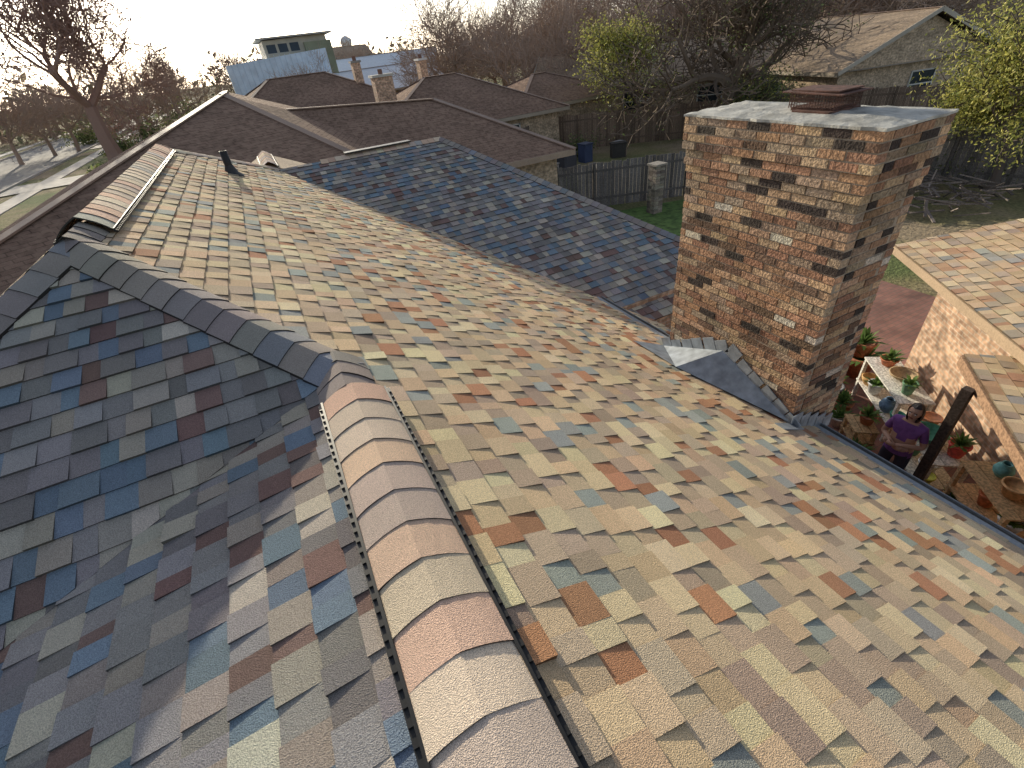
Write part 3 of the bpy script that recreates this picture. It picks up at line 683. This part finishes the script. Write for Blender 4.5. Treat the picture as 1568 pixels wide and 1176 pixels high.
def wood_tree(azd,D,z,s):
    a=math.radians(azd); o=bpy.data.objects.new('tree',variants[rng.randrange(5)]); o.parent=woods
    o.location=(D*math.sin(a),D*math.cos(a),z); o.scale=(s*rng.uniform(.9,1.2),)*2+(s*rng.uniform(.85,1.2),); o.rotation_euler=(0,0,rng.uniform(0,6.28)); scene.collection.objects.link(o)
for k in range(50): 
    az=18+k*.95+rng.uniform(-.6,.6); wood_tree(az,rng.uniform(52,85),-6,rng.uniform(.95,1.5)*(.8 if az<20 else 1))
for k in range(24):
    az=-22+k*1.6+rng.uniform(-.6,.6); wood_tree(az,rng.uniform(85,130),-4.5,rng.uniform(.85,1.15))
for k in range(7):
    az=-20+k*2.4+rng.uniform(-.6,.6); wood_tree(az,rng.uniform(55,75),-4.5,rng.uniform(.7,.95))
mb=MB(); rr_=random.Random(8); cs=[]
for k in range(380):
    az=math.radians(rr_.uniform(-30,80)); D=rr_.uniform(88,150); cs.append(V((D*math.sin(az),D*math.cos(az),-5+rr_.random()**1.4*6.5)))
leaves(mb,cs,30,3.2,.6,[(.20,.17,.11),(.26,.21,.14),(.15,.165,.09),(.28,.22,.17)],3)  # leaf colours lightened too, haze painted into the foliage
mb.build('distant_tree_foliage',M_leaf,woods)
mb=MB(); bare_tree_mesh(mb,(-9.3,48,-4.4),26,.58,7,spread=.72,maxb=9000,col=(.32,.21,.17),trunkf=.15,minr=.024,lev=9); mb.build('large_bare_tree',M_bark)
mb=MB(); bare_tree_mesh(mb,(-20,42,-4.4),13,.28,17,spread=.7,maxb=3500,col=(.30,.22,.18),minr=.018,lev=8); mb.build('bare_tree',M_bark)
put_tree(1,6.4,52,-4.6,.72,1.0); put_tree(2,-7,70,-4.4,.8,2.0)
put_tree(3,21,40,-6,.95,.4); put_tree(0,26,38,-6,1.1,2.4)
def leafy(name,base,H,r,seed,spread,maxb,n,rad,size,pal,frac,lev=5,lean=V((0,0,0)),bark=(.13,.105,.09),trunkf=.22,minr=.02):
    tips=[]; mb=MB(); bare_tree_mesh(mb,base,H,r,seed,spread,maxb,lean,bark,trunkf,minr,tips,lev)
    e=empty(name); mb.build('trunk_and_limbs',M_bark,e)
    rg=random.Random(seed+1); t=[p for p in tips if rg.random()<frac]
    mb=MB(); leaves(mb,t,n,rad,size,pal,seed+2); mb.build('crown',M_leaf,e); return e
YG=[(.46,.44,.10),(.36,.37,.09),(.55,.50,.15),(.19,.22,.06)]
DG=[(.14,.175,.06),(.18,.22,.08),(.10,.13,.05),(.26,.26,.10)]
OB=(.16,.12,.09)
leafy('live_oak_tree',(24.5,21.5,-5.9),17,.6,61,.85,2200,8,.7,.08,DG,.12,lev=8,trunkf=.17,bark=OB,minr=.03)
leafy('live_oak_tree',(28,22.5,-5.9),16,.5,63,.9,1600,8,.7,.08,DG,.08,lev=7,trunkf=.17,bark=OB,minr=.03)
leafy('evergreen_tree',(22.8,27.3,-5.9),8.0,.2,65,.5,600,16,.9,.085,YG,.75,lev=5,trunkf=.24)
leafy('evergreen_tree',(24.8,21.2,-5.9),5.2,.16,69,.5,500,16,.6,.07,DG+YG[:1],.8,lev=5,trunkf=.2)
leafy('yellow_green_tree',(22.3,8.0,-5.9),6.0,.16,67,.55,900,22,.6,.06,YG,.9,lev=5,trunkf=.24)
def shrub(x,y,z,R,seed,pal=DG,name='shrub',size=.07,n=50):
    rg=random.Random(seed); mb=MB(); cs=[V((x+rg.gauss(0,.4)*R,y+rg.gauss(0,.4)*R,z+abs(rg.gauss(.4,.35))*R)) for _ in range(26)]
    leaves(mb,cs,n,R*.55,size,pal,seed); 
    for c_ in cs[:10]: mb.tube([V((x,y,z)),(V((x,y,z))+c_)/2+V((0,0,.05)),c_],[.04,.03,.01],4,(.08,.06,.05))
    return mb.build(name,M_leaf)
shrub(24.6,7.6,-5.9,2.1,1); shrub(23.4,9.9,-5.9,1.4,2); shrub(17,26,-5.9,1.0,3); shrub(10.6,8.6,-5.9,.6,4)
for i,(x,y,R) in enumerate([(-2,58,2.4),(1,64,2.6),(-5,62,2.0),(-10.5,57,1.2),(-8.5,66,1.8),(12,50,1.8),(28,33,1.5),(-16,75,2.2),(-9,40,.8)]): shrub(x,y,-4.6 if x<3 else -5.9,R,20+i,size=.14,n=60)
# ------------------------------------------------------------------ person
def person(name,loc,face_dir):
    e=empty(name,loc); 
    fy=V((face_dir[0],face_dir[1],0)).normalized(); e.rotation_euler=(0,0,math.atan2(fy.y,fy.x)-math.pi/2)
    J=[('pel',(0,0,.92),(.155,.115)),('sp',(0,.0,1.08),(.135,.105)),('ch',(0,.01,1.26),(.15,.12)),('nk',(0,.0,1.40),(.05,.05)),('hb',(0,.015,1.46),(.05,.055)),
       ('sR',(.165,0,1.33),(.06,.06)),('eR',(.235,.0,1.06),(.042,.042)),('wR',(.0,.215,1.05),(.026,.026)),
       ('sL',(-.165,0,1.33),(.06,.06)),('eL',(-.235,.0,1.06),(.042,.042)),('wL',(-.0,.25,1.10),(.026,.026)),
       ('hR',(.09,0,.86),(.095,.1)),('kR',(.10,.02,.48),(.062,.065)),('aR',(.10,-.01,.09),(.04,.045)),('tR',(.11,.13,.035),(.04,.03)),
       ('hL',(-.09,0,.86),(.095,.1)),('kL',(-.10,.0,.48),(.062,.065)),('aL',(-.10,-.02,.09),(.04,.045)),('tL',(-.11,.12,.035),(.04,.03))]
    nm={j[0]:i for i,j in enumerate(J)}
    E=[('pel','sp'),('sp','ch'),('ch','nk'),('nk','hb'),('ch','sR'),('sR','eR'),('eR','wR'),('ch','sL'),('sL','eL'),('eL','wL'),('pel','hR'),('hR','kR'),('kR','aR'),('aR','tR'),('pel','hL'),('hL','kL'),('kL','aL'),('aL','tL')]
    me=bpy.data.meshes.new('body'); me.from_pydata([j[1] for j in J],[(nm[a],nm[b]) for a,b in E],[]); o=bpy.data.objects.new('body',me); scene.collection.objects.link(o)
    o.modifiers.new('skin','SKIN'); 
    for i,j in enumerate(J): me.skin_vertices[0].data[i].radius=j[2]
    me.skin_vertices[0].data[0].use_root=True
    sb=o.modifiers.new('sub','SUBSURF'); sb.levels=2; sb.render_levels=2
    dg=bpy.context.evaluated_depsgraph_get(); dg.update(); m2=bpy.data.meshes.new_from_object(o.evaluated_get(dg)); bpy.data.objects.remove(o)
    o=bpy.data.objects.new('body',m2); scene.collection.objects.link(o); o.parent=e
    sk_=plain('skin',(.52,.31,.22),.55,var=.08); shm=plain('purple_shirt',(.20,.08,.28),.85,var=.2,scale=15); pn=plain('dark_trousers',(.04,.035,.055),.9); shoe=plain('shoes',(.04,.03,.03),.6); hairm=plain('dark_hair',(.025,.015,.012),.5,var=.3,scale=40)
    m2.materials.clear()
    for m_ in(sk_,shm,pn,shoe): m2.materials.append(m_)
    Jp={j[0]:V(j[1]) for j in J}
    for f in m2.polygons:
        c_=f.center; best=None
        for a,b_ in E:
            A_,B_=Jp[a],Jp[b_]; t=max(0,min(1,(c_-A_).dot(B_-A_)/(B_-A_).length_squared)); dist=(c_-(A_+(B_-A_)*t)).length
            if best is None or dist<best[0]: best=(dist,a,b_,t)
        _,a,b_,t=best
        if a[0]=='s' and b_[0]=='e': mi=1 if t<.62 else 0
        elif b_[0]=='w': mi=0
        elif a=='nk' or (a=='ch' and b_=='nk' and t>.72): mi=0
        elif b_[0]=='t': mi=3
        elif a[0] in'hka' or (a=='pel' and b_[0]=='h' and c_.z<.84): mi=2
        else: mi=1
        f.material_index=mi; f.use_smooth=True
    mb=MB(); nu,nv=20,14; C_=V((0,.03,1.545))
    def hp(u,v):
        a=2*math.pi*u/nu; b_=math.pi*v/nv; x,y,z=math.sin(b_)*math.cos(a),math.sin(b_)*math.sin(a),math.cos(b_)
        k=1-.28*max(0,-z)*(1 if y<.3 else .6); p=V((x*.072*k,y*.088*k+ (.012 if z<-.3 and y>0 else 0),z*.112))
        if y>.85 and -.35<z<.1: p.y+=.018*(1-abs(z+.15)/.25) if abs(x)<.3 else 0
        return C_+p
    for u in range(nu):
        for v_ in range(nv): mb.poly([hp(u,v_),hp(u,v_+1),hp(u+1,v_+1),hp(u+1,v_)])
    h=mb.build('head',sk_,e,True)
    mb=MB()
    for s_ in(-1,1): mb.lathe((s_*.028,.108,1.552),[(.001,-.007),(.012,0),(.001,.007)],8,(.6,.6,.6)); 
    mb.box((0,.112,1.497),(.045,.012,.010),(.25,.06,.05))
    for s_ in(-1,1): mb.box((s_*.028,.112,1.572),(.036,.008,.006),(.03,.02,.02)); mb.box((s_*.074,.02,1.54),(.014,.03,.055),(.3,.16,.1))
    mb.build('face_features',M_paint,e)
    mb=MB()
    def hr(u,v):
        a=2*math.pi*u/nu; b_=math.pi*v/nv; x,y,z=math.sin(b_)*math.cos(a),math.sin(b_)*math.sin(a),math.cos(b_)
        w_=1+.05*math.sin(a*7+v)+.03*math.sin(a*13)
        return C_+V((x*.088*w_,y*.098*w_-.012,z*.124+.006-(.07 if z<-.3 and y<.3 else 0)))
    for u in range(nu):
        for v_ in range(nv):
            a=2*math.pi*(u+.5)/nu; b_=math.pi*(v_+.5)/nv; y,z=math.sin(b_)*math.sin(a),math.cos(b_)
            if y>.35 and z<.55: continue
            if z<-.85: continue
            mb.poly([hr(u,v_),hr(u,v_+1),hr(u+1,v_+1),hr(u+1,v_)])
    mb.build('hair',hairm,e,True)
    mb=MB()
    for s_,wp in((1,V((.0,.215,1.05))),(-1,V((.0,.25,1.10)))):
        dr=V((-s_*.95,.05,.1)).normalized()
        mb.tube([wp-dr*.01,wp+dr*.04,wp+dr*.085],[.024,.036,.03],8,(0,0,0),0,True)
        for q in range(4):
            b0=wp+dr*.08+V((0,0,.024-.016*q)); L=(.06,.072,.068,.052)[q]; 
            mb.tube([b0,b0+dr*L*.5+V((0,-.004,0)),b0+dr*L*.85+V((0,-.025,-.004)),b0+dr*L*.9+V((0,-.042,-.006))],[.0085,.008,.0075,.006],6,(0,0,0),0,True)
        t0_=wp+dr*.03+V((0,0,.03)); mb.tube([t0_,t0_+dr*.03+V((0,.0,.022)),t0_+dr*.055+V((0,-.01,.03))],[.011,.010,.007],6,(0,0,0),0,True)
    mb.build('hands',sk_,e,True)
    return e
person('woman_standing',(6.34,1.98,-5.885),(-.80,-.05))
